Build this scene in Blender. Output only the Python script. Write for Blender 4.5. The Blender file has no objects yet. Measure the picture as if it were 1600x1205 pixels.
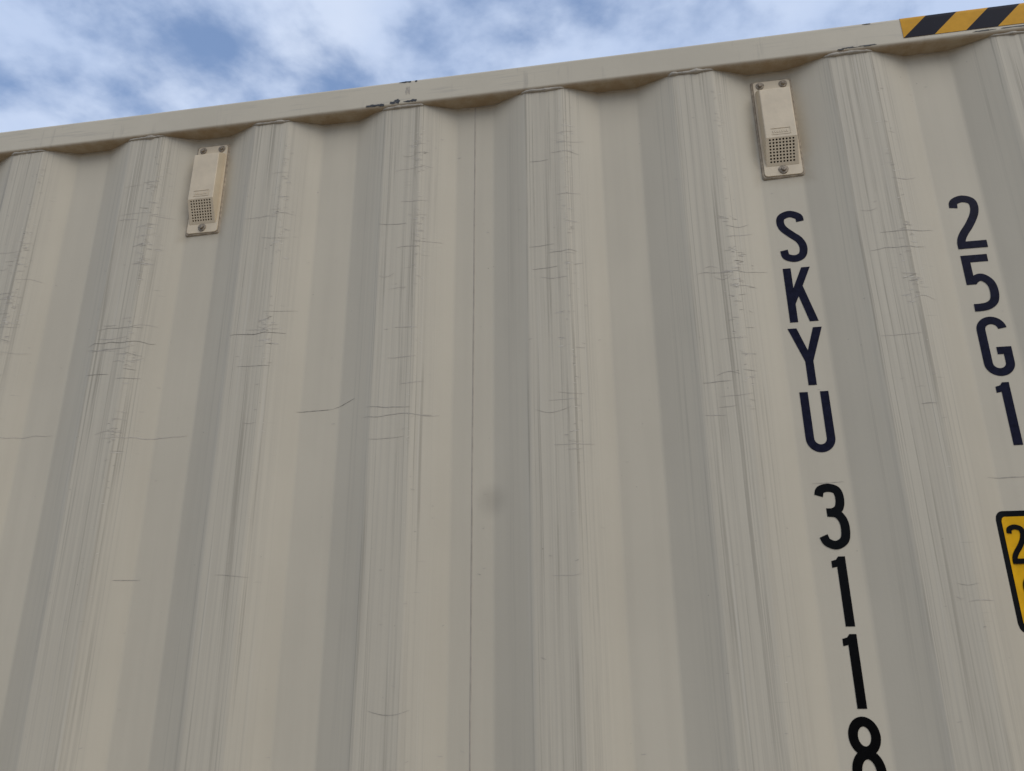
import bpy, bmesh, math, random
from mathutils import Vector, Matrix, noise
random.seed(7)
R = math.radians
scn = bpy.context.scene
COL = scn.collection

# ------------------------------------------------------------------ camera
cam_d = bpy.data.cameras.new('camera')
cam = bpy.data.objects.new('camera', cam_d)
COL.objects.link(cam)
F_PX, YAW, PITCH, ROLL = 1178.12, -0.1610, 0.3275, -0.0091
cam_d.sensor_fit = 'HORIZONTAL'
cam_d.sensor_width = 36.0
cam_d.lens = 36.0 * F_PX / 1600.0
cam_d.clip_start = 0.02
cam_d.clip_end = 6000
fw = Vector((math.sin(YAW) * math.cos(PITCH), math.cos(YAW) * math.cos(PITCH), math.sin(PITCH)))
r0 = Vector((math.cos(YAW), -math.sin(YAW), 0))
u0 = r0.cross(fw)
rt = math.cos(ROLL) * r0 + math.sin(ROLL) * u0
up = -math.sin(ROLL) * r0 + math.cos(ROLL) * u0
m = Matrix((rt, up, -fw)).transposed().to_4x4()
m.translation = Vector((1.2740, -1.1843, 1.8331))
cam.matrix_world = m
scn.camera = cam

# ------------------------------------------------------------------ sky, sun, exposure
SUN_EL, SUN_AZ = 42.0, 137.0          # degrees; azimuth from +Y (into the wall) towards +X (right)
world = bpy.data.worlds.new('World')
scn.world = world
world.use_nodes = True
nt = world.node_tree
nt.nodes.clear()


class NB:
    """tiny node-graph helper"""
    def __init__(self, tree):
        self.t = tree

    def n(self, typ, **kw):
        nd = self.t.nodes.new(typ)
        for k, v in kw.items():
            setattr(nd, k, v)
        return nd

    def l(self, a, b):
        self.t.links.new(a, b)

    def put(self, sock, v):
        if isinstance(v, bpy.types.NodeSocket):
            self.l(v, sock)
        else:
            sock.default_value = v

    def math(self, op, a, b=0.0, c=0.0):
        nd = self.n('ShaderNodeMath', operation=op)
        self.put(nd.inputs[0], a)
        self.put(nd.inputs[1], b)
        if op in ('MULTIPLY_ADD', 'COMPARE', 'WRAP'):
            self.put(nd.inputs[2], c)
        return nd.outputs[0]

    def ramp(self, v, a, b, lo=0.0, hi=1.0):
        nd = self.n('ShaderNodeMapRange', interpolation_type='SMOOTHSTEP')
        self.put(nd.inputs[0], v)
        for i, q in enumerate((a, b, lo, hi)):
            self.put(nd.inputs[i + 1], q)
        return nd.outputs[0]

    def comb(self, x, y, z):
        nd = self.n('ShaderNodeCombineXYZ')
        for i, q in enumerate((x, y, z)):
            self.put(nd.inputs[i], q)
        return nd.outputs[0]

    def noise(self, vec, scale, detail=2.0, rough=0.5, dist=0.0):
        nd = self.n('ShaderNodeTexNoise')
        self.l(vec, nd.inputs['Vector'])
        nd.inputs['Scale'].default_value = scale
        nd.inputs['Detail'].default_value = detail
        nd.inputs['Roughness'].default_value = rough
        nd.inputs['Distortion'].default_value = dist
        return nd.outputs[0]

    def mix(self, fac, a, b, blend='MIX'):
        nd = self.n('ShaderNodeMix', data_type='RGBA', blend_type=blend)
        self.put(nd.inputs[0], fac)
        for s, v in ((nd.inputs[6], a), (nd.inputs[7], b)):
            if isinstance(v, bpy.types.NodeSocket):
                self.l(v, s)
            else:
                s.default_value = (*v, 1) if len(v) == 3 else v
        return nd.outputs[2]


W = NB(nt)
sky = W.n('ShaderNodeTexSky', sky_type='NISHITA')
sky.sun_disc = False
sky.sun_elevation = R(SUN_EL)
sky.sun_rotation = R(SUN_AZ)
sky.air_density = 1.0
sky.dust_density = 1.0
tc = W.n('ShaderNodeTexCoord')
sp = W.n('ShaderNodeSeparateXYZ')
W.l(tc.outputs['Generated'], sp.inputs[0])
SKYX, SKYZ = -0.14, 33.0      # which part of the endless cloud field drifts overhead
zc = W.math('MAXIMUM', sp.outputs[2], 0.0)
den = W.math('ADD', zc, 0.16)
cv = W.comb(W.math('ADD', W.math('DIVIDE', sp.outputs[0], den), SKYX), W.math('DIVIDE', sp.outputs[1], den), SKYZ)
n1 = W.noise(cv, 3.0, 8.0, 0.52, 0.15)
n2 = W.noise(cv, 8.0, 5.0, 0.55, 0.1)
cl = W.math('ADD', W.math('MULTIPLY', n1, 0.76), W.math('MULTIPLY', n2, 0.24))
cover = W.ramp(cl, 0.385, 0.555)
shade = W.ramp(W.noise(cv, 2.7, 5.0, 0.55), 0.35, 0.7)
cloudcol = W.mix(shade, (3.9, 4.7, 6.3), (5.0, 5.65, 6.9))
skyblue = W.mix(0.5, sky.outputs[0], (2.0, 3.0, 5.2))
skyc = W.mix(W.math('MULTIPLY', cover, 0.93), skyblue, cloudcol)
bg = W.n('ShaderNodeBackground')
W.l(skyc, bg.inputs[0])
bg.inputs[1].default_value = 0.14
wo = W.n('ShaderNodeOutputWorld')
W.l(bg.outputs[0], wo.inputs[0])

sun_d = bpy.data.lights.new('sun', 'SUN')
sun_d.energy = 1.08
sun_d.angle = R(42)
sun_d.color = (1.0, 0.94, 0.84)
sun = bpy.data.objects.new('sun', sun_d)
COL.objects.link(sun)
sdir = Vector((math.sin(R(SUN_AZ)) * math.cos(R(SUN_EL)), math.cos(R(SUN_AZ)) * math.cos(R(SUN_EL)), math.sin(R(SUN_EL))))
sun.rotation_euler = sdir.to_track_quat('Z', 'Y').to_euler()
sun.location = sdir * 30

vs = scn.view_settings
vs.view_transform = 'Standard'
vs.look = 'None'
vs.exposure = 0.0
vs.gamma = 1.0
vs.use_curve_mapping = False
scn.render.resolution_x = 1024
scn.render.resolution_y = 771

# ------------------------------------------------------------------ container dimensions (metres)
P = 0.278            # corrugation pitch
SL = 0.0665          # width of a sloping flank
OW = 0.072           # width of an outer face
D = 0.0265           # corrugation depth
IW = P - OW - 2 * SL
PROUD = 0.0059       # rail face in front of the outer faces
TOP = 2.896
RAIL = 0.060
RB = TOP - RAIL      # underside of the top rail
X1 = 2.278           # right end
X0 = X1 - 6.058      # left end
YF = -PROUD          # front plane
YB = YF + 2.438      # back plane
SEAM = 1.009
VENTS = (0.4535, 1.5692)
VENT_Z = 2.7122


def prof(x):
    """depth of the side wall surface at x"""
    u = x % P
    if u < OW:
        return 0.0
    if u < OW + SL:
        return D * (u - OW) / SL
    if u < OW + SL + IW:
        return D
    return D * (1 - (u - OW - SL - IW) / SL)


def softprof(x, w=0.0034):
    s = 0.0
    for i in range(-4, 5):
        s += prof(x + w * i / 4.0)
    return s / 9.0


# ------------------------------------------------------------------ materials
def new_mat(name):
    mt = bpy.data.materials.new(name)
    mt.use_nodes = True
    t = mt.node_tree
    b = t.nodes['Principled BSDF']
    return mt, NB(t), b


def plain(name, col, rough=0.5, var=0.12, scale=40.0, metal=0.0, bump=0.0, spec=0.5):
    mt, N, b = new_mat(name)
    c = N.n('ShaderNodeTexCoord')
    v = N.noise(c.outputs['Object'], scale, 4.0, 0.6)
    dk = tuple(q * (1 - var) for q in col)
    lt = tuple(min(1, q * (1 + var)) for q in col)
    N.l(N.mix(N.ramp(v, 0.3, 0.7), dk, lt), b.inputs['Base Color'])
    b.inputs['Roughness'].default_value = rough
    b.inputs['Metallic'].default_value = metal
    b.inputs['Specular IOR Level'].default_value = spec
    if bump:
        bp = N.n('ShaderNodeBump')
        bp.inputs['Strength'].default_value = bump
        bp.inputs['Distance'].default_value = 0.001
        N.l(N.noise(c.outputs['Object'], scale * 6, 3.0), bp.inputs['Height'])
        N.l(bp.outputs[0], b.inputs['Normal'])
    return mt


PAINT = (0.560, 0.494, 0.372)


def wall_paint():
    mt, N, b = new_mat('corrugated_beige_paint')
    c = N.n('ShaderNodeTexCoord').outputs['Object']
    s = N.n('ShaderNodeSeparateXYZ')
    N.l(c, s.inputs[0])
    x, y, z = s.outputs
    u = N.math('FLOORED_MODULO', N.math('ADD', x, 0.016), P)
    rub = N.math('MULTIPLY', N.ramp(u, 0.0, 0.014), N.ramp(u, 0.095, 0.14, 1.0, 0.0))      # rubbed outer face
    flank = N.math('MULTIPLY', N.ramp(u, 0.247, 0.266), 0.42)                                # last of the flank before it
    rubm = N.math('ADD', rub, flank)
    # long vertical rub lines = contours of a stretched noise
    wob = N.noise(N.comb(N.math('MULTIPLY', x, 3.0), 0.0, z), 2.2, 3.0)
    xs = N.math('ADD', x, N.math('MULTIPLY', wob, 0.006))
    vz = N.math('MULTIPLY', z, 0.0045)
    nA = N.noise(N.comb(xs, 0.0, vz), 70.0, 2.0, 0.6)
    lineA = N.ramp(N.math('ABSOLUTE', N.math('SUBTRACT', nA, 0.50)), 0.0, 0.042, 1.0, 0.0)
    nB = N.noise(N.comb(N.math('ADD', xs, 4.0), 0.0, N.math('MULTIPLY', z, 0.012)), 125.0, 2.0, 0.6)
    lineB = N.ramp(nB, 0.575, 0.69)
    keep = N.ramp(N.noise(N.comb(N.math('MULTIPLY', x, 14.0), 0.0, z), 2.9, 5.0, 0.62), 0.40, 0.62)
    lines = N.math('MULTIPLY', N.math('MAXIMUM', N.math('MULTIPLY', lineA, 0.85), N.math('MULTIPLY', lineB, 0.55)), rubm)
    high = N.ramp(z, 1.2, 2.4, 0.42, 1.0)
    lines = N.math('MULTIPLY', N.math('MULTIPLY', lines, N.math('MULTIPLY_ADD', keep, 0.82, 0.18)), high)
    # pale rub lines between them
    lineC = N.math('MULTIPLY', N.ramp(nB, 0.30, 0.40, 1.0, 0.0), rub)
    # fine short horizontal scuffs around the right bend of each outer face
    hz = N.noise(N.comb(N.math('MULTIPLY', x, 22.0), 0.0, N.math('MULTIPLY', z, 230.0)), 1.0, 2.0, 0.5, 0.4)
    cl_ = N.ramp(N.noise(N.comb(N.math('MULTIPLY', x, 14.0), 0.0, N.math('MULTIPLY', z, 7.0)), 1.0, 4.0, 0.6), 0.50, 0.64)
    near = N.math('MULTIPLY', N.ramp(u, 0.03, 0.07), N.ramp(u, 0.115, 0.15, 1.0, 0.0))
    scuff = N.math('MULTIPLY', N.math('MULTIPLY', N.ramp(hz, 0.64, 0.76), cl_), N.math('MULTIPLY', near, N.ramp(z, 1.6, 2.2, 0.2, 1.0)))
    # broad tone
    big = N.noise(c, 1.7, 4.0, 0.6)
    band = N.noise(N.comb(x, 0.0, N.math('MULTIPLY', z, 0.05)), 30.0, 3.0)
    col = N.mix(N.ramp(big, 0.3, 0.7), tuple(q * 0.955 for q in PAINT), tuple(q * 1.035 for q in PAINT))
    col = N.mix(N.math('MULTIPLY', rub, 0.5), col, (0.540, 0.480, 0.368))
    col = N.mix(N.math('MULTIPLY', N.ramp(band, 0.35, 0.7), 0.13), col, (0.37, 0.325, 0.25))
    soft = N.noise(N.comb(N.math('ADD', xs, 9.0), 0.0, N.math('MULTIPLY', z, 0.010)), 170.0, 3.0, 0.6)
    col = N.mix(N.math('MULTIPLY', N.math('MULTIPLY', N.ramp(soft, 0.42, 0.68), rubm), 0.24), col, (0.34, 0.30, 0.235))
    col = N.mix(N.math('MULTIPLY', lineC, 0.22), col, (0.62, 0.57, 0.47))
    col = N.mix(N.math('MULTIPLY', lines, 0.78), col, (0.29, 0.255, 0.195))
    col = N.mix(N.math('MULTIPLY', scuff, 0.45), col, (0.22, 0.19, 0.15))
    # tiny specks
    vor = N.n('ShaderNodeTexVoronoi')
    N.l(c, vor.inputs['Vector'])
    vor.inputs['Scale'].default_value = 55.0
    sk = N.ramp(vor.outputs['Distance'], 0.03, 0.085, 1.0, 0.0)
    pick = N.ramp(N.noise(c, 13.0, 3.0), 0.60, 0.66)
    col = N.mix(N.math('MULTIPLY', N.math('MULTIPLY', sk, pick), 0.6), col, (0.17, 0.15, 0.12))
    # shade under the rail painted into the wall colour, deeper in the recesses
    rail_shade = N.math('MULTIPLY', N.ramp(z, 2.795, RB, 0.0, 1.0), N.ramp(N.noise(N.comb(N.math('MULTIPLY', x, 1.0), y, N.math('MULTIPLY', z, 0.3)), 42.0, 4.0, 0.65), 0.3, 0.75, 0.25, 1.0))
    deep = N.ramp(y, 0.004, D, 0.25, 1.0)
    col = N.mix(N.math('MULTIPLY', N.math('MULTIPLY', rail_shade, deep), 0.28), col, (0.25, 0.20, 0.13))
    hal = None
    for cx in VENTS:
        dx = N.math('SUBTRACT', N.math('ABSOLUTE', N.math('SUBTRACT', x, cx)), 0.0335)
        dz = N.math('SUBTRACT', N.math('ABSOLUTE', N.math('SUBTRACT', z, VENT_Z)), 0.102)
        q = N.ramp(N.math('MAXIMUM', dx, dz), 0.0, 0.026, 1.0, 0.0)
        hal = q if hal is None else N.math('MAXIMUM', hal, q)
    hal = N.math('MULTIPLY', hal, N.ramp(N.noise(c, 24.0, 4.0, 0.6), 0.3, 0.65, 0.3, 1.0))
    col = N.mix(N.math('MULTIPLY', hal, 0.5), col, (0.33, 0.26, 0.165))  # brown stain plus soft contact shade around each vent, put into the colour
    sx_ = N.math('SUBTRACT', x, 1.043)
    sz_ = N.math('SUBTRACT', z, 2.052)
    rad = N.math('SQRT', N.math('ADD', N.math('MULTIPLY', sx_, sx_), N.math('MULTIPLY', sz_, sz_)))
    col = N.mix(N.ramp(rad, 0.004, 0.036, 0.24, 0.0), col, (0.2, 0.17, 0.13))
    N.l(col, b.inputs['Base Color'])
    N.put(b.inputs['Roughness'], N.math('ADD', 0.46, N.math('MULTIPLY', N.math('ADD', lines, big), 0.12)))
    b.inputs['Specular IOR Level'].default_value = 0.22
    bp = N.n('ShaderNodeBump')
    bp.inputs['Strength'].default_value = 0.35
    bp.inputs['Distance'].default_value = 0.0012
    hgt = N.math('SUBTRACT', N.math('MULTIPLY', N.noise(c, 260.0, 1.0), 0.12), N.math('MULTIPLY', nB, 0.3))
    hgt = N.math('ADD', hgt, N.math('MULTIPLY', N.noise(c, 26.0, 3.0), 0.55))
    N.l(hgt, bp.inputs['Height'])
    N.l(bp.outputs[0], b.inputs['Normal'])
    return mt


def rail_paint():
    mt, N, b = new_mat('rail_beige_paint')
    c = N.n('ShaderNodeTexCoord').outputs['Object']
    s = N.n('ShaderNodeSeparateXYZ')
    N.l(c, s.inputs[0])
    x, y, z = s.outputs
    big = N.noise(c, 3.0, 5.0, 0.6)
    col = N.mix(N.ramp(big, 0.3, 0.7), tuple(q * 0.93 for q in PAINT), tuple(q * 1.04 for q in PAINT))
    v1 = N.noise(N.comb(x, y, N.math('MULTIPLY', z, 0.08)), 120.0, 3.0, 0.6)
    drip = N.math('MULTIPLY', N.ramp(v1, 0.56, 0.72), N.ramp(N.noise(c, 7.0, 2.0), 0.45, 0.62))
    col = N.mix(N.math('MULTIPLY', drip, 0.38), col, (0.30, 0.27, 0.22))
    hz = N.noise(N.comb(N.math('MULTIPLY', x, 0.05), y, z), 240.0, 2.0)
    col = N.mix(N.math('MULTIPLY', N.math('MULTIPLY', N.ramp(hz, 0.56, 0.7), N.ramp(big, 0.45, 0.6)), 0.28), col, (0.34, 0.31, 0.26))
    # underside: brown shade of the downward face painted into the rail colour
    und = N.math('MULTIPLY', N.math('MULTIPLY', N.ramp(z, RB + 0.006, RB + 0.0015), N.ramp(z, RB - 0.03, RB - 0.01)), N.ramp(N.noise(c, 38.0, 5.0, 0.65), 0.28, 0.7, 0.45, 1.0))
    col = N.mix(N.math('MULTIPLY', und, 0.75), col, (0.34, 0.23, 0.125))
    N.l(col, b.inputs['Base Color'])
    b.inputs['Roughness'].default_value = 0.5
    b.inputs['Specular IOR Level'].default_value = 0.22
    bp = N.n('ShaderNodeBump')
    bp.inputs['Strength'].default_value = 0.3
    bp.inputs['Distance'].default_value = 0.0012
    N.l(N.math('ADD', N.math('MULTIPLY', N.noise(c, 200.0, 2.0), 0.2), N.noise(c, 22.0, 3.0)), bp.inputs['Height'])
    N.l(bp.outputs[0], b.inputs['Normal'])
    return mt


def tape_mat(name, col, worn):
    mt, N, b = new_mat(name)
    c = N.n('ShaderNodeTexCoord').outputs['Object']
    v = N.noise(c, 60.0, 4.0, 0.6)
    k = N.mix(N.ramp(v, 0.3, 0.7), tuple(q * 0.88 for q in col), col)
    ch = N.ramp(N.noise(c, 105.0, 5.0, 0.7), 0.67, 0.70)
    k = N.mix(N.math('MULTIPLY', ch, 0.7), k, worn)
    N.l(k, b.inputs['Base Color'])
    b.inputs['Roughness'].default_value = 0.42
    b.inputs['Specular IOR Level'].default_value = 0.07
    return mt


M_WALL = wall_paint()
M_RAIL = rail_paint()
M_WELD = plain('weld_paint', (0.41, 0.36, 0.28), 0.5, 0.18, 60, bump=0.5)
M_SEAL = plain('sealant_grimy', (0.33, 0.26, 0.175), 0.6, 0.3, 90, bump=0.5)
M_VENT = plain('vent_plastic', (0.63, 0.515, 0.35), 0.5, 0.06, 30, bump=0.15)
M_BOLT = plain('bolt_weathered', (0.27, 0.22, 0.16), 0.6, 0.4, 260, metal=0.35)
M_DARK = plain('vent_hole_shade', (0.008, 0.007, 0.006), 0.9, 0.2, 80, spec=0.1)
M_BLACK = plain('black_vinyl', (0.0025, 0.0024, 0.0024), 0.24, 0.25, 120, bump=0.05, spec=0.08)
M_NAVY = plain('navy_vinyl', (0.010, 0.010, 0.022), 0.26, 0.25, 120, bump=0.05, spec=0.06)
M_SEAM = plain('seam_dark_paint', (0.40, 0.35, 0.275), 0.65, 0.12, 40, spec=0.2)  # darker and duller than the wall paint
M_YEL = plain('yellow_vinyl', (0.70, 0.365, 0.004), 0.38, 0.08, 50, spec=0.12)
M_TYEL = tape_mat('hazard_yellow', (0.66, 0.33, 0.028), (0.25, 0.2, 0.13))
M_TBLK = tape_mat('hazard_black', (0.008, 0.009, 0.018), (0.10, 0.10, 0.10))
M_CHIP = plain('bare_primer_chip', (0.045, 0.045, 0.045), 0.6, 0.5, 200)
M_SCR = [plain('scratch_dark', (0.26, 0.225, 0.175), 0.6, 0.3, 150),
         plain('scratch_mid', (0.36, 0.315, 0.25), 0.6, 0.2, 150),
         plain('scratch_faint', (0.445, 0.39, 0.315), 0.6, 0.15, 150),
         plain('scratch_pale_and_glint', (0.63, 0.57, 0.46), 0.5, 0.08, 150)]
M_STEEL = plain('casting_paint', (0.40, 0.37, 0.31), 0.55, 0.2, 25, bump=0.3)
M_UNDER = plain('underside_bitumen', (0.03, 0.028, 0.025), 0.7, 0.3, 20)


# ------------------------------------------------------------------ mesh helpers
def obj(name, verts, faces, mat, parent=None, smooth=False, mats=None, fm=None):
    me = bpy.data.meshes.new(name)
    me.from_pydata([tuple(v) for v in verts], [], faces)
    for q in (mats or [mat]):
        me.materials.append(q)
    if fm:
        for pl, i in zip(me.polygons, fm):
            pl.material_index = i
    if smooth:
        for pl in me.polygons:
            pl.use_smooth = True
    me.update()
    o = bpy.data.objects.new(name, me)
    COL.objects.link(o)
    if parent is not None:
        o.parent = parent
        if parent.type == 'EMPTY':
            o.location = -parent.location
    return o


def box_vf(x0, x1, y0, y1, z0, z1):
    v = [(x0, y0, z0), (x1, y0, z0), (x1, y1, z0), (x0, y1, z0), (x0, y0, z1), (x1, y0, z1), (x1, y1, z1), (x0, y1, z1)]
    f = [(0, 3, 2, 1), (4, 5, 6, 7), (0, 1, 5, 4), (1, 2, 6, 5), (2, 3, 7, 6), (3, 0, 4, 7)]
    return v, f


def add(V, Fc, v, f):
    k = len(V)
    V += v
    Fc += [tuple(i + k for i in q) for q in f]


def bevel_box(name, x0, x1, y0, y1, z0, z1, mat, parent, r=0.006, seg=3):
    bm = bmesh.new()
    v, f = box_vf(x0, x1, y0, y1, z0, z1)
    bv = [bm.verts.new(q) for q in v]
    for q in f:
        bm.faces.new([bv[i] for i in q])
    bmesh.ops.bevel(bm, geom=bm.edges[:], offset=r, segments=seg, affect='EDGES', profile=0.5)
    me = bpy.data.meshes.new(name)
    bm.to_mesh(me)
    bm.free()
    me.materials.append(mat)
    for pl in me.polygons:
        pl.use_smooth = True
    o = bpy.data.objects.new(name, me)
    COL.objects.link(o)
    o.parent = parent
    if parent.type == 'EMPTY':
        o.location = -parent.location
    md = o.modifiers.new('wn', 'WEIGHTED_NORMAL')
    md.keep_sharp = True
    return o


# ------------------------------------------------------------------ ground
def ground_mat():
    mt, N, b = new_mat('packed_dirt')
    c = N.n('ShaderNodeTexCoord').outputs['Object']
    a = N.noise(c, 0.6, 8.0, 0.6)
    g = N.noise(c, 40.0, 4.0, 0.7)
    col = N.mix(N.ramp(a, 0.3, 0.7), (0.20, 0.15, 0.10), (0.32, 0.25, 0.175))
    col = N.mix(N.math('MULTIPLY', N.ramp(g, 0.5, 0.7), 0.5), col, (0.30, 0.27, 0.22))
    N.l(col, b.inputs['Base Color'])
    b.inputs['Roughness'].default_value = 0.95
    bp = N.n('ShaderNodeBump')
    bp.inputs['Strength'].default_value = 0.6
    bp.inputs['Distance'].default_value = 0.02
    N.l(g, bp.inputs['Height'])
    N.l(bp.outputs[0], b.inputs['Normal'])
    return mt


GV, GF = [], []
ax = [-2500, -400, -60, -15, -6, -2, 2, 6, 15, 60, 400, 2500]
for yy in ax:
    for xx in ax:
        GV.append((xx, yy, 0.0))
n = len(ax)
for j in range(n - 1):
    for i in range(n - 1):
        GF.append((j * n + i, j * n + i + 1, (j + 1) * n + i + 1, (j + 1) * n + i))
g = obj('ground', GV, GF, ground_mat())
g['kind'] = 'structure'
g['label'] = 'packed brown dirt ground under the container'

# ------------------------------------------------------------------ the container
root = bpy.data.objects.new('shipping_container', None)
COL.objects.link(root)
root.location = ((X0 + X1) / 2, (YF + YB) / 2, 0)
root['label'] = 'beige corrugated steel shipping container with dark vertical lettering and hazard tape'
root['category'] = 'container'


def dent(x, z):
    """slight waviness of thin sheet"""
    return 0.0016 * (noise.noise(Vector((x * 3.1, 0.3, z * 1.6))) + 0.5 * noise.noise(Vector((x * 9.0, 5.3, z * 4.1))))


def sheet(name, xa, xb, z0, z1, yoff=0.0, flip=False, back=False):
    xs = []
    k0 = int(math.floor(xa / P)) - 1
    k1 = int(math.ceil(xb / P)) + 1
    offs = []
    for c0 in (0.0, OW, OW + SL, OW + SL + IW):
        for d in (-0.0034, -0.0022, -0.0011, 0.0, 0.0011, 0.0022, 0.0034):
            offs.append(c0 + d)
    offs += [OW * 0.35, OW * 0.65, OW + SL * 0.5, OW + SL + IW * 0.33, OW + SL + IW * 0.66, P - SL * 0.5]
    for k in range(k0, k1 + 1):
        for o_ in offs:
            q = k * P + o_
            if xa < q < xb:
                xs.append(q)
    xs = sorted(set([xa, xb] + xs))
    nz = 64
    zs = [z0 + (z1 - z0) * i / nz for i in range(nz + 1)]
    V, Fc = [], []
    for zz in zs:
        e = min(1.0, (z1 - zz) / 0.10, (zz - z0) / 0.10)
        for xx in xs:
            yy = softprof(xx) + dent(xx, zz) * max(0, e)
            V.append((xx, (YB - PROUD - yy) if back else yy, zz))
    w = len(xs)
    for j in range(nz):
        for i in range(w - 1):
            q = (j * w + i, j * w + i + 1, (j + 1) * w + i + 1, (j + 1) * w + i)
            Fc.append(q[::-1] if back else q)
    o = obj(name, V, Fc, M_WALL, root, smooth=True)
    md = o.modifiers.new('wn', 'WEIGHTED_NORMAL')
    md.weight = 80
    return o


ZB = 0.158           # top of the bottom side rail
POST = 0.115
XL, XR = X0 + POST, X1 - POST
cuts = [XL, SEAM - 1.112 * 3 + 0.0, SEAM - 1.112 * 2, SEAM - 1.112, SEAM, SEAM + 1.112, XR]
cuts = sorted(c for c in cuts if XL <= c <= XR)
for a_, b_ in zip(cuts, cuts[1:]):
    if b_ - a_ > 0.02:
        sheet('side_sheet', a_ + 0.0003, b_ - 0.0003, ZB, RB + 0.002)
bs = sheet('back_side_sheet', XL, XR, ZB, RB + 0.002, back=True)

# vertical weld seams between the sheets: a thin raised ridge
for c_ in cuts[1:-1]:
    V, Fc = [], []
    nz = 150
    for i in range(nz + 1):
        z = ZB + (RB - ZB) * i / nz
        wv = 0.0006 * noise.noise(Vector((c_, 1.0, z * 9)))
        h = 0.0007 + 0.0002 * noise.noise(Vector((c_, 7.0, z * 30)))
        yb = softprof(c_) + dent(c_, z) * max(0, min(1.0, (RB - z) / 0.1, (z - ZB) / 0.1))
        V += [(c_ + wv - 0.0022, yb + 0.0006, z), (c_ + wv - 0.0006, yb - h, z), (c_ + wv + 0.0006, yb - h, z), (c_ + wv + 0.0020, yb + 0.0006, z)]
    for i in range(nz):
        for j in range(3):
            Fc.append((i * 4 + j, i * 4 + j + 1, i * 4 + 5 + j, i * 4 + 4 + j))
    obj('weld_seam', V, Fc, M_SEAM, root, smooth=True)

# top side rails: rounded square tube
CZ = 0.118


def rail_dy(x):
    return 0.0009 * noise.noise(Vector((x * 2.3, 2.0, 2.836)))


def tube_rail(name, y0, y1, z0, z1, xa, xb, mat, r=0.0075, step=0.04):
    ring = []
    for (cx, cz, a0) in ((y0 + r, z0 + r, 180), (y1 - r, z0 + r, 270), (y1 - r, z1 - r, 0), (y0 + r, z1 - r, 90)):
        for i in range(6):
            t = R(a0 + 90 * i / 5)
            ring.append((cx + r * math.cos(t), cz + r * math.sin(t)))
    n_ = len(ring)
    k_ = max(2, int((xb - xa) / step))
    V, Fc = [], []
    for i in range(k_ + 1):
        x = xa + (xb - xa) * i / k_
        dy = rail_dy(x)
        dz = 0.0010 * noise.noise(Vector((x * 1.7, 6.0, z0)))
        for (yy, zz) in ring:
            V.append((x, yy + dy, zz + dz))
    for i in range(k_):
        for j in range(n_):
            a = i * n_ + j
            b = i * n_ + (j + 1) % n_
            Fc.append((a, b, b + n_, a + n_))
    Fc.append(tuple(range(n_)))
    Fc.append(tuple(range(k_ * n_, k_ * n_ + n_))[::-1])
    o = obj(name, V, Fc, mat, root, smooth=True)
    md = o.modifiers.new('wn', 'WEIGHTED_NORMAL')
    md.keep_sharp = True
    return o


RX0, RX1 = X0 + 0.170, X1 - 0.170
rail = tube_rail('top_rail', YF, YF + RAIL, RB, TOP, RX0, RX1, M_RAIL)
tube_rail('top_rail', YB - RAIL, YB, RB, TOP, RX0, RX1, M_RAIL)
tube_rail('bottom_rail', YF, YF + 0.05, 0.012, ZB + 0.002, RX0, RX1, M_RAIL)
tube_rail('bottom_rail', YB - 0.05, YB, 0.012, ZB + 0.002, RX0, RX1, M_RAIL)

# weld bead between wall and rail, lumpy, one per outer face and one per recess
def bead(xa, xb, rad):
    V, Fc = [], []
    n_ = max(8, int((xb - xa) / 0.0025))
    sd = random.random() * 50
    for i in range(n_ + 1):
        x = xa + (xb - xa) * i / n_
        e = math.sin(math.pi * min(1, max(0, i / n_))) ** 0.35
        rr = rad * (0.75 + 0.9 * max(0, noise.noise(Vector((x * 45, sd, 0)))) + 0.25 * noise.noise(Vector((x * 160, sd, 3)))) * (0.35 + 0.65 * e)
        yb = softprof(x) - (0.0008 if rad > 0.003 else 0.0)
        zc_ = RB - 0.0002 + 0.0012 * noise.noise(Vector((x * 30, sd, 9)))
        for j in range(7):
            t = R(-10 - 200 * j / 6)
            V.append((x, yb + 0.001 + rr * math.cos(t) * 1.1, zc_ + rr * math.sin(t) * 0.9 ))
    for i in range(n_):
        for j in range(6):
            a = i * 7 + j
            Fc.append((a, a + 1, a + 8, a + 7))
    return obj('weld_bead', V, Fc, M_WELD, root, smooth=True)


k_lo, k_hi = int(math.ceil(XL / P)), int(math.floor(XR / P))
for k in range(k_lo, k_hi + 1):
    big = 0.0052 if k in (3, 4, 5, 6) else 0.0040
    bead(k * P - 0.008, min(k * P + OW + 0.004, XR), big)
    bead(k * P + OW + 0.008, min((k + 1) * P - 0.012, XR), 0.0026)

# end walls, roof, floor, posts, castings
def end_wall(name, xo, sgn):
    ys = []
    y = YF + 0.12
    V, Fc = [], []
    i = 0
    pts = []
    while y < YB - 0.12:
        for (o_, d) in ((0, 0), (0.11, 0), (0.13, 0.04), (0.22, 0.04)):
            if y + o_ < YB - 0.10:
                pts.append((y + o_, d))
        y += 0.24
    for (yy, d) in pts:
        V += [(xo - sgn * (0.02 + d), yy, ZB), (xo - sgn * (0.02 + d), yy, RB + 0.002)]
    for i in range(len(pts) - 1):
        q = (2 * i, 2 * i + 2, 2 * i + 3, 2 * i + 1)
        Fc.append(q if sgn > 0 else q[::-1])
    return obj(name, V, Fc, M_WALL, root)


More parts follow.
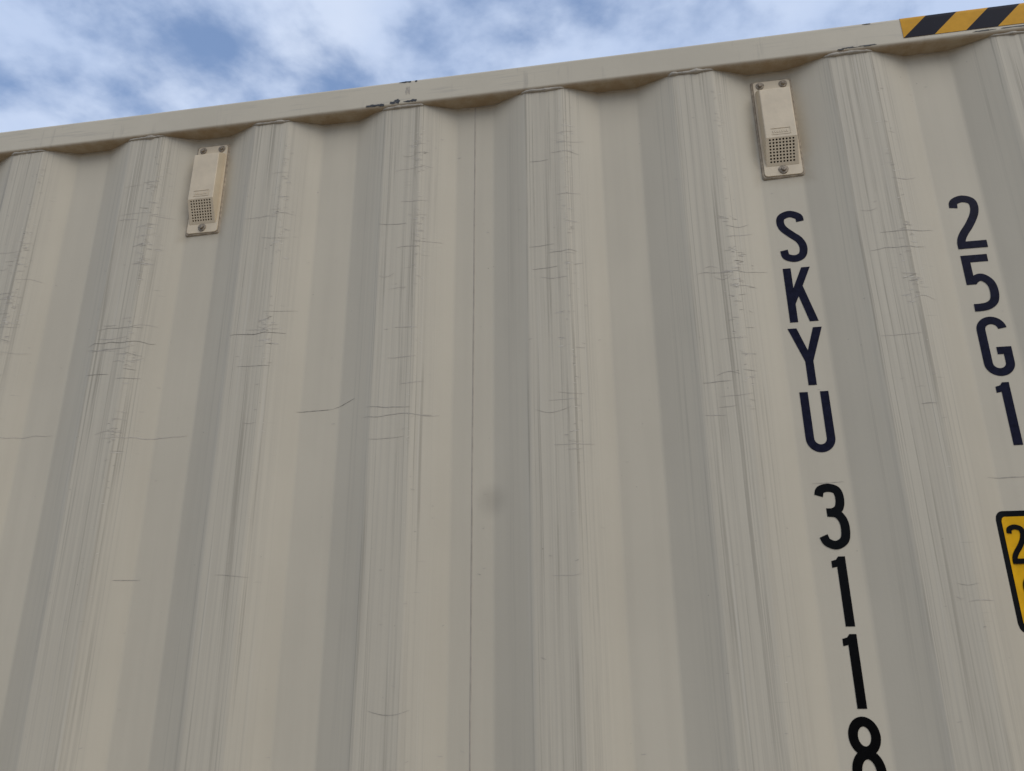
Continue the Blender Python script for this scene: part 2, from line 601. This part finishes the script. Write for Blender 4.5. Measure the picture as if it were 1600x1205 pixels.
end_wall('end_wall', X1, 1)
end_wall('end_wall', X0, -1)
v, f = box_vf(X0 + 0.02, X1 - 0.02, YF + 0.02, YB - 0.02, TOP - 0.022, TOP - 0.006)
obj('roof_panel', v, f, M_RAIL, root)
v, f = box_vf(X0 + 0.02, X1 - 0.02, YF + 0.052, YB - 0.052, 0.10, 0.15)
obj('floor_panel', v, f, M_UNDER, root)
for (xa, xb) in ((X0, X0 + POST), (X1 - POST, X1)):
    for (ya, yb) in ((YF + 0.004, YF + 0.12), (YB - 0.12, YB - 0.004)):
        bevel_box('corner_post', xa + 0.003, xb - 0.003, ya, yb, CZ - 0.002, TOP - CZ + 0.002, M_RAIL, root, 0.008)
for xe, s in ((X0, 1), (X1, -1)):
    for (z0, z1) in ((0.012, ZB), (RB, TOP)):
        v, f = box_vf(min(xe + s * 0.004, xe + s * 0.06), max(xe + s * 0.004, xe + s * 0.06), YF + 0.165, YB - 0.165, z0, z1 - 0.004)
        obj('end_rail', v, f, M_RAIL, root)


def casting(xe, sx, ye, sy, z0, topside):
    """corner casting: a hollow-looking block with an oval hole in each outer face"""
    L_, W_, H_ = 0.178, 0.162, 0.118
    V, Fc = [], []

    def plate(o_, ax_u, ax_v, nu, lu, lv, ru, rv, inward):
        n_ = 24
        inner, deep, outer = [], [], []
        for i in range(n_):
            t = 2 * math.pi * i / n_
            cu, cv_ = lu / 2 + ru * math.cos(t), lv / 2 + rv * math.sin(t)
            inner.append(o_ + ax_u * cu + ax_v * cv_)
            deep.append(o_ + ax_u * cu + ax_v * cv_ + inward * 0.03)
            du, dv = math.cos(t), math.sin(t)
            sc = min((lu / 2) / max(abs(du), 1e-6), (lv / 2) / max(abs(dv), 1e-6))
            outer.append(o_ + ax_u * (lu / 2 + du * sc) + ax_v * (lv / 2 + dv * sc))
        k = len(V)
        V.extend(outer + inner + deep)
        for i in range(n_):
            j = (i + 1) % n_
            Fc.append((k + i, k + j, k + n_ + j, k + n_ + i))
            Fc.append((k + n_ + i, k + n_ + j, k + 2 * n_ + j, k + 2 * n_ + i))
        Fc.append(tuple(k + 2 * n_ + i for i in range(n_)))

    X, Y, Z = Vector((sx, 0, 0)), Vector((0, sy, 0)), Vector((0, 0, 1))
    o_ = Vector((xe, ye, z0))
    plate(o_, X, Z, None, L_, H_, 0.040, 0.030, Y)
    plate(o_, Y, Z, None, W_, H_, 0.038, 0.030, X)
    plate(o_ + (Z * H_ if topside else Z * 0), X, Y, None, L_, W_, 0.060, 0.032, -Z if topside else Z)
    k = len(V)
    V.extend([o_ + X * L_, o_ + X * L_ + Y * W_, o_ + Y * W_, o_ + Z * H_ + X * L_, o_ + Z * H_ + X * L_ + Y * W_, o_ + Z * H_ + Y * W_,
              o_ + Z * (0 if topside else H_), ])
    Fc.append((k, k + 1, k + 4, k + 3))
    Fc.append((k + 1, k + 2, k + 5, k + 4))
    Fc.append((k + 6, k, k + 1, k + 2) if topside else (k + 6, k + 3, k + 4, k + 5))
    return obj('corner_casting', V, Fc, M_STEEL, root)


for xe, sx in ((X0 - 0.001, 1), (X1 + 0.001, -1)):
    for ye, sy in ((YF - 0.001, 1), (YB + 0.001, -1)):
        casting(xe, sx, ye, sy, 0.0, False)
        casting(xe, sx, ye, sy, TOP + 0.004 - CZ, True)

# ------------------------------------------------------------------ hazard tape on the rail
TZ0, TZ1 = 2.8490, 2.8935
tape_x0, tape_x1 = 1.798, 2.098
LEAN, PER = 0.0475, 0.1035

RR = 0.0075


def rail_front(t):
    """(y, z) on the rail's front: t = height above the tape's lower edge, wrapping over the top round"""
    flat = TOP - RR - TZ0
    if t <= flat:
        return YF, TZ0 + t
    a = min(1.4, (t - flat) / RR)
    return YF + RR - RR * math.cos(a), TOP - RR + RR * math.sin(a)


TLEN = TOP - RR - TZ0 + RR * 0.95


def tape_piece(name, lo0, lo1, hi0, hi1, off, mat, parent):
    """lo/hi = left and right edge at the bottom and at the top of the tape"""
    nt_, nx_ = 14, 4
    V, Fc = [], []
    for j in range(nt_ + 1):
        t = TLEN * j / nt_
        q = j / nt_
        y, z = rail_front(t)
        xa = min(max(lo0 + (hi0 - lo0) * q, tape_x0), tape_x1)
        xb_ = min(max(lo1 + (hi1 - lo1) * q, tape_x0), tape_x1)
        for i in range(nx_ + 1):
            x = xa + (xb_ - xa) * i / nx_
            ny = off if t <= TOP - RR - TZ0 else off * math.cos((t - (TOP - RR - TZ0)) / RR)
            nz = 0 if t <= TOP - RR - TZ0 else off * math.sin((t - (TOP - RR - TZ0)) / RR)
            V.append((x, y + rail_dy(x) - ny, z + 0.001 * noise.noise(Vector((x * 1.7, 6.0, 2.836))) + nz))
    for j in range(nt_):
        for i in range(nx_):
            a = j * (nx_ + 1) + i
            Fc.append((a, a + 1, a + nx_ + 2, a + nx_ + 1))
    return obj(name, V, Fc, mat, parent, smooth=True)


tape = tape_piece('hazard_tape', tape_x0, tape_x1, tape_x0, tape_x1, 0.0004, M_TYEL, root)
tape['label'] = 'black and yellow striped hazard tape on the top rail'
i = 0
while True:
    lo0, lo1 = tape_x0 + (i - 1) * PER / 2, tape_x0 + i * PER / 2
    if lo0 > tape_x1:
        break
    tape_piece('tape_stripe', lo0, lo1, lo0 + LEAN, lo1 + LEAN, 0.0008, M_TBLK if i % 2 else M_TYEL, tape)
    i += 1

# ------------------------------------------------------------------ lettering
H = 0.0995
SW = 0.128


def catmull(pts, n_=8, closed=False):
    out = []
    N_ = len(pts)
    rng = range(N_ if closed else N_ - 1)
    for i in rng:
        p1, p2 = pts[i % N_], pts[(i + 1) % N_]
        p0 = pts[(i - 1) % N_] if (closed or i > 0) else (2 * p1[0] - p2[0], 2 * p1[1] - p2[1])
        p3 = pts[(i + 2) % N_] if (closed or i + 2 < N_) else (2 * p2[0] - p1[0], 2 * p2[1] - p1[1])
        for j in range(n_):
            t = j / n_
            out.append(tuple(0.5 * ((2 * b) + (-a + c) * t + (2 * a - 5 * b + 4 * c - d) * t * t + (-a + 3 * b - 3 * c + d) * t ** 3)
                             for a, b, c, d in zip(p0, p1, p2, p3)))
    if not closed:
        out.append(pts[-1])
    return out


def stroke(pts, w=SW, closed=False):
    pts = [p_ for i, p_ in enumerate(pts) if i == 0 or abs(p_[0] - pts[i - 1][0]) + abs(p_[1] - pts[i - 1][1]) > 1e-4]
    n_ = len(pts)
    Lf, Rt = [], []
    for i in range(n_):
        if closed:
            a, b = Vector(pts[i - 1]), Vector(pts[(i + 1) % n_])
        else:
            a, b = Vector(pts[max(0, i - 1)]), Vector(pts[min(n_ - 1, i + 1)])
        t = (b - a).normalized()
        nn = Vector((-t.y, t.x))
        k = 1.0
        if (closed or 0 < i < n_ - 1):
            t1 = (Vector(pts[i]) - Vector(pts[i - 1])).normalized()
            k = 1.0 / max(0.5, abs(nn.dot(Vector((-t1.y, t1.x)))))
        c_ = Vector(pts[i])
        Lf.append(c_ + nn * w / 2 * k)
        Rt.append(c_ - nn * w / 2 * k)
    V = Lf + Rt
    Fc = []
    for i in range(n_ if closed else n_ - 1):
        j = (i + 1) % n_
        Fc.append((i, n_ + i, n_ + j, j))
    return V, Fc


def arc(cx, cy, rx, ry, a0, a1, n_=20):
    return [(cx + rx * math.cos(R(a0 + (a1 - a0) * i / n_)), cy + ry * math.sin(R(a0 + (a1 - a0) * i / n_))) for i in range(n_ + 1)]


def poly(pts):
    return [Vector(p_) for p_ in pts], [tuple(range(len(pts)))]


h = SW / 2
GL = {
    'S': [stroke(catmull([(.395, .775), (.375, .87), (.235, .936), (.095, .885), (.066, .77), (.105, .655), (.215, .535), (.335, .415), (.386, .27), (.35, .12), (.225, .064), (.09, .115), (.062, .235)]))],
    'K': [poly([(0, 0), (.128, 0), (.128, .33), (.195, .47), (.312, 0), (.452, 0), (.282, .655), (.44, 1), (.30, 1), (.128, .625), (.128, 1), (0, 1)])],
    'Y': [poly([(.205, 0), (.333, 0), (.333, .41), (.54, 1), (.40, 1), (.27, .60), (.14, 1), (0, 1), (.205, .41)])],
    'U': [stroke([(h, 1), (h, .6), (h, .23)] + arc(.2225, .23, .2225 - h, .23 - h, 180, 360) + [(.445 - h, .6), (.445 - h, 1)])],
    '2': [stroke(catmull([(.062, .775), (.085, .885), (.215, .936), (.35, .885), (.384, .77), (.35, .62), (.25, .44), (.14, .29), (.085, .19), (.064, .10), (.064, .0)])),
          poly([(.0, .0), (.45, .0), (.45, .13), (.0, .13)])],
    '5': [poly([(.0, .47), (.146, .47), (.128, .52), (.128, .87), (.40, .87), (.40, 1), (.0, 1)]),
          stroke(catmull([(.10, .515), (.165, .575), (.255, .585), (.355, .49), (.386, .34), (.355, .17), (.255, .085), (.13, .062), (.04, .062)]))],
    'G': [stroke(arc(.2225, .78, .2225 - h, .22 - h, 5, 180, 20) + [(h, .5), (h, .22)] + arc(.2225, .22, .2225 - h, .22 - h, 180, 360, 20) + [(.445 - h, .36)]),
          poly([(.23, .36), (.445, .36), (.445, .48), (.23, .48)])],
    '1': [poly([(.072, 0), (.202, 0), (.202, 1), (.105, 1), (.07, .955), (0, .935), (0, .835), (.072, .85)])],
    '3': [stroke(catmull([(.064, .815), (.10, .905), (.22, .936), (.335, .89), (.366, .76), (.335, .62), (.25, .56), (.15, .556)])),
          stroke(catmull([(.18, .556), (.29, .535), (.365, .44), (.384, .30), (.35, .14), (.225, .064), (.10, .11), (.055, .205)]))],
    '8': [stroke(arc(.2225, .745, .150, .191, 0, 351, 39), closed=True),
          stroke(arc(.2225, .292, .159, .229, 0, 351, 39), closed=True)],
    '9': [stroke(arc(.2225, .70, .159, .236, 0, 351, 39), closed=True),
          stroke(catmull([(.382, .70), (.386, .45), (.35, .16), (.225, .064), (.09, .115), (.062, .22)]))],
}


def glyph(ch, x, ztop, height, name, parent, y0=D, mat=M_BLACK, wave=True, off=0.0006):
    V, Fc = [], []
    for pi, (pv, pf) in enumerate(GL[ch]):
        k = len(V)
        for q in pv:
            wx, wz = x + q[0] * height, ztop - height + q[1] * height
            yy = (softprof(wx) + dent(wx, wz)) if wave else y0
            V.append((wx, yy - off - 0.00025 * pi, wz))
        Fc += [tuple(i + k for i in q) for q in pf]
    # orient to the viewer (-Y)
    bm = bmesh.new()
    bv = [bm.verts.new(q) for q in V]
    for q in Fc:
        fc = bm.faces.new([bv[i] for i in q])
        fc.normal_update()
        if fc.normal.y > 0:
            fc.normal_flip()
    bmesh.ops.triangulate(bm, faces=bm.faces[:])
    ext = bmesh.ops.extrude_face_region(bm, geom=bm.faces[:], use_keep_orig=True)
    bmesh.ops.translate(bm, verts=[q for q in ext['geom'] if isinstance(q, bmesh.types.BMVert)], vec=(0, 0.0004, 0))
    me = bpy.data.meshes.new(name)
    bm.to_mesh(me)
    bm.free()
    me.materials.append(mat)
    o = bpy.data.objects.new(name, me)
    COL.objects.link(o)
    o.parent = parent
    if parent.type == 'EMPTY':
        o.location = -parent.location
    return o


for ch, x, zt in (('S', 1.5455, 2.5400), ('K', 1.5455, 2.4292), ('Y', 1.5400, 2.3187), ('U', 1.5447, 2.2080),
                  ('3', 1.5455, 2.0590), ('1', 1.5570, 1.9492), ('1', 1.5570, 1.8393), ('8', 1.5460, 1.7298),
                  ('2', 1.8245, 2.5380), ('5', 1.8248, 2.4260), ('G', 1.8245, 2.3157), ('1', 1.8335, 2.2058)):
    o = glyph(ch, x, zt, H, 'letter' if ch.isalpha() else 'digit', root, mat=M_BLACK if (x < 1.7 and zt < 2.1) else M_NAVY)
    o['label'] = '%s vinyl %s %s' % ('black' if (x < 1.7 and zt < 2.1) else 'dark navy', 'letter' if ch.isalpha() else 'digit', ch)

# ------------------------------------------------------------------ yellow height sticker draped over the corrugation
def draped(name, outline_fn, xa, xb, off, mat, parent, n_=60):
    """panel between two curves z_lo(x), z_hi(x) following the wall"""
    V, Fc = [], []
    for i in range(n_ + 1):
        x = xa + (xb - xa) * i / n_
        lo, hi = outline_fn(x)
        for j in range(9):
            z = lo + (hi - lo) * j / 8
            V.append((x, softprof(x) + dent(x, z) - off, z))
    for i in range(n_):
        for j in range(8):
            a = i * 9 + j
            Fc.append((a, a + 9, a + 10, a + 1))
    return obj(name, V, Fc, mat, parent, smooth=True)


def rounded(xa, xb, za, zb, r):
    def fn(x):
        d = min(x - xa, xb - x)
        c_ = 0.0 if d >= r else r - math.sqrt(max(0, r * r - (r - d) ** 2))
        return za + c_, zb - c_
    return fn


SX0, SX1, SZ0, SZ1 = 1.7915, 1.9615, 1.8370, 2.0085
st = draped('height_sticker', rounded(SX0, SX1, SZ0, SZ1, 0.014), SX0, SX1, 0.0005, M_BLACK, root, 120)
st['label'] = 'yellow height sticker with black border'
B = 0.0085
draped('sticker_face', rounded(SX0 + B, SX1 - B, SZ0 + B, SZ1 - B, 0.007), SX0 + B, SX1 - B, 0.0010, M_YEL, st, 110)
glyph('2', 1.8040, 1.9885, 0.0560, 'digit', st, off=0.0018)
glyph('9', 1.8105, 1.9180, 0.0640, 'digit', st, off=0.0018)

# ------------------------------------------------------------------ vents
def make_vent():
    """local frame: x right, y into the wall (0 = wall surface), z up, origin at the plate's centre"""
    PW, PH = 0.0655, 0.2040
    # base plate, slightly rounded corners
    def rrect(w, hh, r, n_=5):
        pts = []
        for (cx, cz, a0) in ((w / 2 - r, hh / 2 - r, 0), (-w / 2 + r, hh / 2 - r, 90), (-w / 2 + r, -hh / 2 + r, 180), (w / 2 - r, -hh / 2 + r, 270)):
            for i in range(n_ + 1):
                t = R(a0 + 90 * i / n_)
                pts.append((cx + r * math.cos(t), cz + r * math.sin(t)))
        return pts

    def loft(rings, cap=True):
        V, Fc = [], []
        n_ = len(rings[0][0])
        for (pts, y) in rings:
            V += [(a, y, b) for a, b in pts]
        for k in range(len(rings) - 1):
            for i in range(n_):
                j = (i + 1) % n_
                Fc.append((k * n_ + i, k * n_ + j, (k + 1) * n_ + j, (k + 1) * n_ + i))
        if cap:
            k = (len(rings) - 1) * n_
            Fc.append(tuple(range(k, k + n_)))
        return V, Fc
    V, Fc = loft([(rrect(PW, PH, 0.006), 0.002), (rrect(PW, PH, 0.006), -0.0022), (rrect(PW - 0.0012, PH - 0.0012, 0.0055), -0.0030)])
    plate = obj('vent', V, Fc, M_VENT, None)
    plate['label'] = 'beige plastic ventilator cover'
    # sealant collar
    V, Fc = loft([(rrect(PW + 0.009, PH + 0.008, 0.006), 0.0012), (rrect(PW + 0.006, PH + 0.005, 0.006), -0.0012), (rrect(PW + 0.003, PH + 0.002, 0.006), -0.0014), (rrect(PW - 0.001, PH - 0.001, 0.006), -0.0004)], cap=False)
    V = [(a + 0.0015 * noise.noise(Vector((a * 60, 1, c * 60))), b, c + 0.0015 * noise.noise(Vector((a * 60, 5, c * 60)))) for a, b, c in V]
    sealm = obj('sealant', V, Fc, M_SEAL, plate, smooth=True)
    # hood: tapering sides, flat front, sloped grille below
    zt, zf, zg, zbm = 0.0800, 0.0700, -0.0355, -0.0810
    bw, fwd, gw = 0.0300, 0.0270, 0.0262
    yo, yb_ = -0.0215, -0.0028
    V = [(-bw, yb_, zt), (bw, yb_, zt), (-fwd, yo, zf), (fwd, yo, zf), (-fwd, yo - 0.0012, zg), (fwd, yo - 0.0012, zg),
         (-gw, yb_ - 0.001, zbm), (gw, yb_ - 0.001, zbm), (-bw, yb_, zg - 0.010), (bw, yb_, zg - 0.010), (-bw + 0.002, yb_, zbm - 0.002), (bw - 0.002, yb_, zbm - 0.002)]
    Fc = [(0, 1, 3, 2), (2, 3, 5, 4), (0, 2, 4, 8), (1, 9, 5, 3), (8, 4, 6, 10), (9, 11, 7, 5), (10, 6, 7, 11)]
    bm = bmesh.new()
    bv = [bm.verts.new(q) for q in V]
    for q in Fc:
        bm.faces.new([bv[i] for i in q])
    bmesh.ops.recalc_face_normals(bm, faces=bm.faces[:])
    eds = []
    for e in bm.edges:
        ids = {e.verts[0].index, e.verts[1].index}
    bm.verts.ensure_lookup_table()
    idx = {vv: i for i, vv in enumerate(bv)}
    for e in bm.edges:
        a, b = idx[e.verts[0]], idx[e.verts[1]]
        if {a, b} in ({2, 3}, {2, 4}, {3, 5}):
            eds.append(e)
    bmesh.ops.bevel(bm, geom=eds, offset=0.0016, segments=3, affect='EDGES', profile=0.5)
    me = bpy.data.meshes.new('hood')
    bm.to_mesh(me)
    bm.free()
    me.materials.append(M_VENT)
    hood = bpy.data.objects.new('hood', me)
    COL.objects.link(hood)
    hood.parent = plate
    # grille: 8 x 8 holes in the sloped face
    A, Bv = Vector((-fwd, yo - 0.0012, zg)), Vector((fwd, yo - 0.0012, zg))
    Cc, Dd = Vector((-gw, yb_ - 0.001, zbm)), Vector((gw, yb_ - 0.001, zbm))

    def pt(s, t):
        return (A.lerp(Bv, s)).lerp(Cc.lerp(Dd, s), t)
    nrm = (Bv - A).cross(Cc - A).normalized()
    if nrm.y > 0:
        nrm = -nrm
    V, Fc = [], []
    s0, s1, t0, t1, nn = 0.075, 0.925, 0.03, 0.93, 8
    ss = [0.0] + [s0 + (s1 - s0) * i / nn for i in range(nn + 1)] + [1.0]
    ts = [0.0] + [t0 + (t1 - t0) * i / nn for i in range(nn + 1)] + [1.0]
    for i in range(nn + 2):
        for j in range(nn + 2):
            cs = [(ss[i], ts[j]), (ss[i + 1], ts[j]), (ss[i + 1], ts[j + 1]), (ss[i], ts[j + 1])]
            k = len(V)
            if 1 <= i <= nn and 1 <= j <= nn:
                sm, tm = (ss[i] + ss[i + 1]) / 2, (ts[j] + ts[j + 1]) / 2
                hs, ht = (ss[i + 1] - ss[i]) / 2, (ts[j + 1] - ts[j]) / 2
                ring_o, ring_i = [], []
                for q in range(8):
                    t = R(45 * q)
                    c_, s_ = math.cos(t), math.sin(t)
                    mx = max(abs(c_), abs(s_))
                    ring_o.append(pt(sm + hs * c_ / mx, tm + ht * s_ / mx))
                    ring_i.append(pt(sm + hs * 0.66 * c_, tm + ht * 0.66 * s_))
                ring_d = [q - nrm * 0.0022 for q in ring_i]
                V += ring_o + ring_i + ring_d
                for q in range(8):
                    w = (q + 1) % 8
                    Fc.append((k + q, k + w, k + 8 + w, k + 8 + q))
                    Fc.append((k + 8 + q, k + 8 + w, k + 16 + w, k + 16 + q))
            else:
                V += [pt(*q) for q in cs]
                Fc.append((k, k + 1, k + 2, k + 3))
    obj('grille', V, Fc, M_VENT, plate)
    bk = [pt(0.03, 0.02), pt(0.97, 0.02), pt(0.97, 0.98), pt(0.03, 0.98)]
    V = [q - nrm * 0.0023 for q in bk]
    obj('hole_shade_backing', V, [(0, 1, 2, 3)], M_DARK, plate)  # dark sheet set behind the holes, stands in for the shaded cavity
    # embossed maker's block: small raised bars
    def bar(xa, xb, za, zb):
        y = yo - 0.0011
        return box_vf(xa, xb, y - 0.0006, y + 0.002, za, zb)
    V, Fc = [], []
    add(V, Fc, *bar(-0.016, 0.017, -0.0175, -0.0168))
    add(V, Fc, *bar(-0.016, 0.017, -0.0300, -0.0293))
    add(V, Fc, *bar(0.0163, 0.0170, -0.0292, -0.0176))
    for i in range(7):
        xa = -0.014 + i * 0.004
        add(V, Fc, *bar(xa, xa + random.uniform(0.0015, 0.003), -0.0262, -0.0215))
    obj('embossed_block', V, Fc, M_VENT, plate)
    # bolts
    for (bx, bz, br) in ((-0.0205, 0.0920, 0.0072), (0.0205, 0.0920, 0.0072), (0.0, -0.0905, 0.0082)):
        V, Fc = [], []
        rings = [(br * 1.05, -0.0028), (br * 1.05, -0.0040), (br * 0.92, -0.0048), (br * 0.55, -0.0050), (br * 0.52, -0.0078), (br * 0.40, -0.0084)]
        n_ = 14
        for (rr, yy) in rings:
            for i in range(n_):
                t = 2 * math.pi * i / n_
                q = rr * (1 + 0.05 * math.sin(3 * t + bx * 300))
                V.append((bx + q * math.cos(t), yy, bz + q * math.sin(t)))
        for k in range(len(rings) - 1):
            for i in range(n_):
                j = (i + 1) % n_
                Fc.append((k * n_ + i, k * n_ + j, (k + 1) * n_ + j, (k + 1) * n_ + i))
        Fc.append(tuple((len(rings) - 1) * n_ + i for i in range(n_)))
        obj('bolt', V, Fc, M_BOLT, plate)
    return plate


def copy_tree(o):
    c_ = o.copy()
    COL.objects.link(c_)
    for ch in list(o.children):
        d_ = ch.copy()
        COL.objects.link(d_)
        d_.parent = c_
    return c_


vent = make_vent()
vent2 = copy_tree(vent)
for vv, x in ((vent, 0.4535), (vent2, 1.5692)):
    vv.parent = root
    vv.location = Vector((x, D - 0.0008, 2.7122)) - root.location

# ------------------------------------------------------------------ wear: scratches, chips
SV, SF, SM = [], [], []


def scratch(pts, w, mi, off=0.00035):
    """tapered thin line following the wall; pts = list of (x, z)"""
    k = len(SV)
    n_ = len(pts)
    for i, (x, z) in enumerate(pts):
        t = i / (n_ - 1)
        ww = w * (0.25 + 0.75 * math.sin(math.pi * min(1, max(0, t))) ** 0.6) * random.uniform(0.6, 1.15)
        y = softprof(x) + dent(x, z) * max(0, min(1.0, (RB - z) / 0.1)) - off
        SV.append((x, y, z - ww / 2))
        SV.append((x, y, z + ww / 2))
    for i in range(n_ - 1):
        SF.append((k + 2 * i, k + 2 * i + 2, k + 2 * i + 3, k + 2 * i + 1))
        SM.append(mi)


def hline(x0, x1, z, w, mi, tilt=0.0, jit=0.0012, off=0.00035):
    n_ = max(3, int((x1 - x0) / 0.0035))
    sd = random.random() * 100
    pts = []
    for i in range(n_ + 1):
        t = i / n_
        x = x0 + (x1 - x0) * t
        pts.append((x, z + tilt * (x1 - x0) * (t - 0.5) + jit * noise.noise(Vector((x * 40, sd, 0)))))
    scratch(pts, w, mi, off)


rng = random.Random(21)
for k in range(-1, 9):
    ox = k * P
    cl = [rng.uniform(2.30, 2.76) for _ in range(rng.randint(3, 6))] + [rng.uniform(2.14, 2.62) for _ in range(rng.randint(0, 3))]
    dens = {0: 1.0, 1: 1.15, 2: 1.0, 3: 1.0, 4: 0.85, 5: 0.7, 6: 0.55, 7: 0.5}.get(k, 0.8) * rng.uniform(0.75, 1.25)
    # tight clusters of short nicks around the right bend of the outer face
    for z0 in cl:
        for _ in range(int(rng.randint(7, 14) * dens)):
            z = z0 + rng.gauss(0, 0.022)
            if z > RB - 0.03:
                continue
            x = ox + rng.gauss(0.073, 0.010)
            L_ = rng.choice((0.004, 0.006, 0.009, 0.013, 0.02)) * rng.uniform(0.7, 1.3)
            hline(x - L_ / 2, x + L_ / 2, z, rng.uniform(0.0005, 0.0011), rng.choice((0, 1, 2, 2, 2, 2, 2, 3)), rng.gauss(0.0, 0.16))
            if rng.random() < 0.5:
                hline(x - L_ / 2, x + L_ / 2, z - 0.0013, 0.0010, 3, 0.02, off=0.00030)  # pale strip below the nick: painted highlight on its raised edge
    # a sparse column of ticks along the whole bend
    for _ in range(int(60 * dens)):
        z = 2.80 - abs(rng.gauss(0, 0.34))
        x = ox + rng.gauss(0.074, 0.006)
        L_ = rng.uniform(0.002, 0.009)
        hline(x - L_ / 2, x + L_ / 2, z, rng.uniform(0.0005, 0.0011), rng.choice((1, 2, 3, 3, 3)), rng.gauss(0, 0.3))
    # longer scrapes, many of them slightly bowed
    for _ in range(int(13 * dens)):
        z = rng.uniform(2.16, 2.74) if rng.random() < 0.88 else rng.uniform(1.6, 2.2)
        x = ox + rng.uniform(-0.004, 0.07)
        L_ = rng.uniform(0.02, 0.065)
        w_, mi_, bow, tl = rng.uniform(0.0006, 0.0012), rng.choice((1, 2, 2, 2, 2)), rng.gauss(0, 0.0028), rng.gauss(0.02, 0.06)
        n_ = max(4, int(L_ / 0.0035))
        sd = rng.random() * 90
        scratch([(x + L_ * i / n_, z + bow * math.sin(math.pi * i / n_) + tl * L_ * (i / n_ - 0.5) + 0.0016 * noise.noise(Vector(((x + L_ * i / n_) * 45, sd, 0)))) for i in range(n_ + 1)], w_, mi_)
    # isolated nicks
    for _ in range(int(26 * dens)):
        z = rng.uniform(1.5, 2.78)
        x = ox + rng.uniform(-0.02, 0.20)
        L_ = rng.uniform(0.002, 0.008)
        hline(x, x + L_, z, rng.uniform(0.0005, 0.0012), rng.choice((1, 2, 2)), rng.gauss(0, 0.25))
# particular scrapes of the photograph
hline(0.688, 0.757, 2.2245, 0.0012, 0, 0.03, 0.0006)
hline(0.757, 0.800, 2.2330, 0.0012, 0, 0.30, 0.0006)
hline(0.826, 0.905, 2.2160, 0.0013, 1, -0.07, 0.003)
hline(0.820, 0.940, 2.2010, 0.0012, 1, 0.01, 0.003)
hline(-0.10, 0.205, 2.205, 0.0012, 2, 0.01, 0.004)
hline(0.330, 0.480, 2.190, 0.0013, 2, 0.03, 0.004)
hline(0.555, 0.660, 2.372, 0.0014, 0, 0.02, 0.003)
hline(0.262, 0.395, 2.375, 0.0014, 0, 0.0, 0.004)
hline(0.262, 0.350, 2.362, 0.0012, 1, 0.0, 0.004)
hline(0.280, 0.370, 2.405, 0.0012, 1, 0.02, 0.004)
hline(0.272, 0.320, 2.312, 0.0012, 0, 0.0, 0.001)
hline(0.335, 0.380, 2.302, 0.0012, 1, 0.0, 0.001)
hline(0.385, 0.428, 1.938, 0.0014, 1, 0.02, 0.001)
hline(1.115, 1.160, 2.500, 0.0011, 1, 0.06, 0.001)
hline(1.150, 1.200, 2.485, 0.0013, 1, 0.02, 0.006)
hline(1.120, 1.165, 2.455, 0.0012, 1, 0.05, 0.001)
hline(1.150, 1.215, 2.135, 0.0011, 2, 0.0, 0.001)
hline(1.400, 1.520, 2.420, 0.0011, 1, 0.03, 0.005)
hline(1.700, 1.790, 2.470, 0.0012, 1, 0.05, 0.004)
hline(1.680, 1.770, 2.438, 0.0011, 1, 0.03, 0.004)
hline(1.545, 1.592, 2.0605, 0.0009, 1, 0.03, 0.0005)
hline(1.793, 1.850, 2.058, 0.0011, 1, 0.0, 0.001)
sc = obj('scratch_marks', SV, SF, None, root, mats=M_SCR, fm=SM)
sc['kind'] = 'stuff'

# bare chips on the rail
def chip(x, z, w, hh, seed, y=YF, name='paint_chip', mat=M_CHIP):
    rg = random.Random(seed)
    n_ = 26
    pts = []
    for i in range(n_):
        t = 2 * math.pi * i / n_
        q = 0.8 + 0.55 * noise.noise(Vector((math.cos(t) * 2.2, math.sin(t) * 2.2, seed * 3.7))) + rg.uniform(-0.14, 0.14)
        pts.append((x + w * 0.6 * q * math.cos(t), z - 0.0032 * (z < 2.86) + hh * 0.6 * q * math.sin(t)))
    V = [(a, y + rail_dy(a) - 0.0004, b) for a, b in pts] + [(a, y + rail_dy(a) + 0.001, b) for a, b in pts]
    Fc = [tuple(range(n_))] + [(i, i + n_, (i + 1) % n_ + n_, (i + 1) % n_) for i in range(n_)]
    return obj(name, V, Fc, mat, rail)


for i, (x, z, w, hh) in enumerate(((0.810, 2.8462, 0.034, 0.0042), (0.826, 2.8452, 0.012, 0.0050), (0.848, 2.8470, 0.013, 0.0050), (0.858, 2.8500, 0.011, 0.0110),
                                   (0.881, 2.8470, 0.020, 0.0036), (0.893, 2.8475, 0.012, 0.0065), (0.872, 2.8905, 0.018, 0.0028), (0.882, 2.8900, 0.006, 0.0036), (0.895, 2.8902, 0.005, 0.0042),
                                   (1.705, 2.8460, 0.024, 0.0030), (1.735, 2.8462, 0.030, 0.0026), (1.690, 2.8440, 0.010, 0.0026), (1.742, 2.8900, 0.012, 0.0022),
                                   (1.930, 2.8475, 0.035, 0.0024), (1.985, 2.8478, 0.06, 0.0022))):
    chip(x, z, w, hh, i + 3)
for i, dx in enumerate((-0.0035, 0.0, 0.003)):
    chip(0.880 + dx - 0.001, 2.8715 - abs(dx), 0.0022, 0.016, 60 + i, mat=M_SCR[1], name='paint_run')
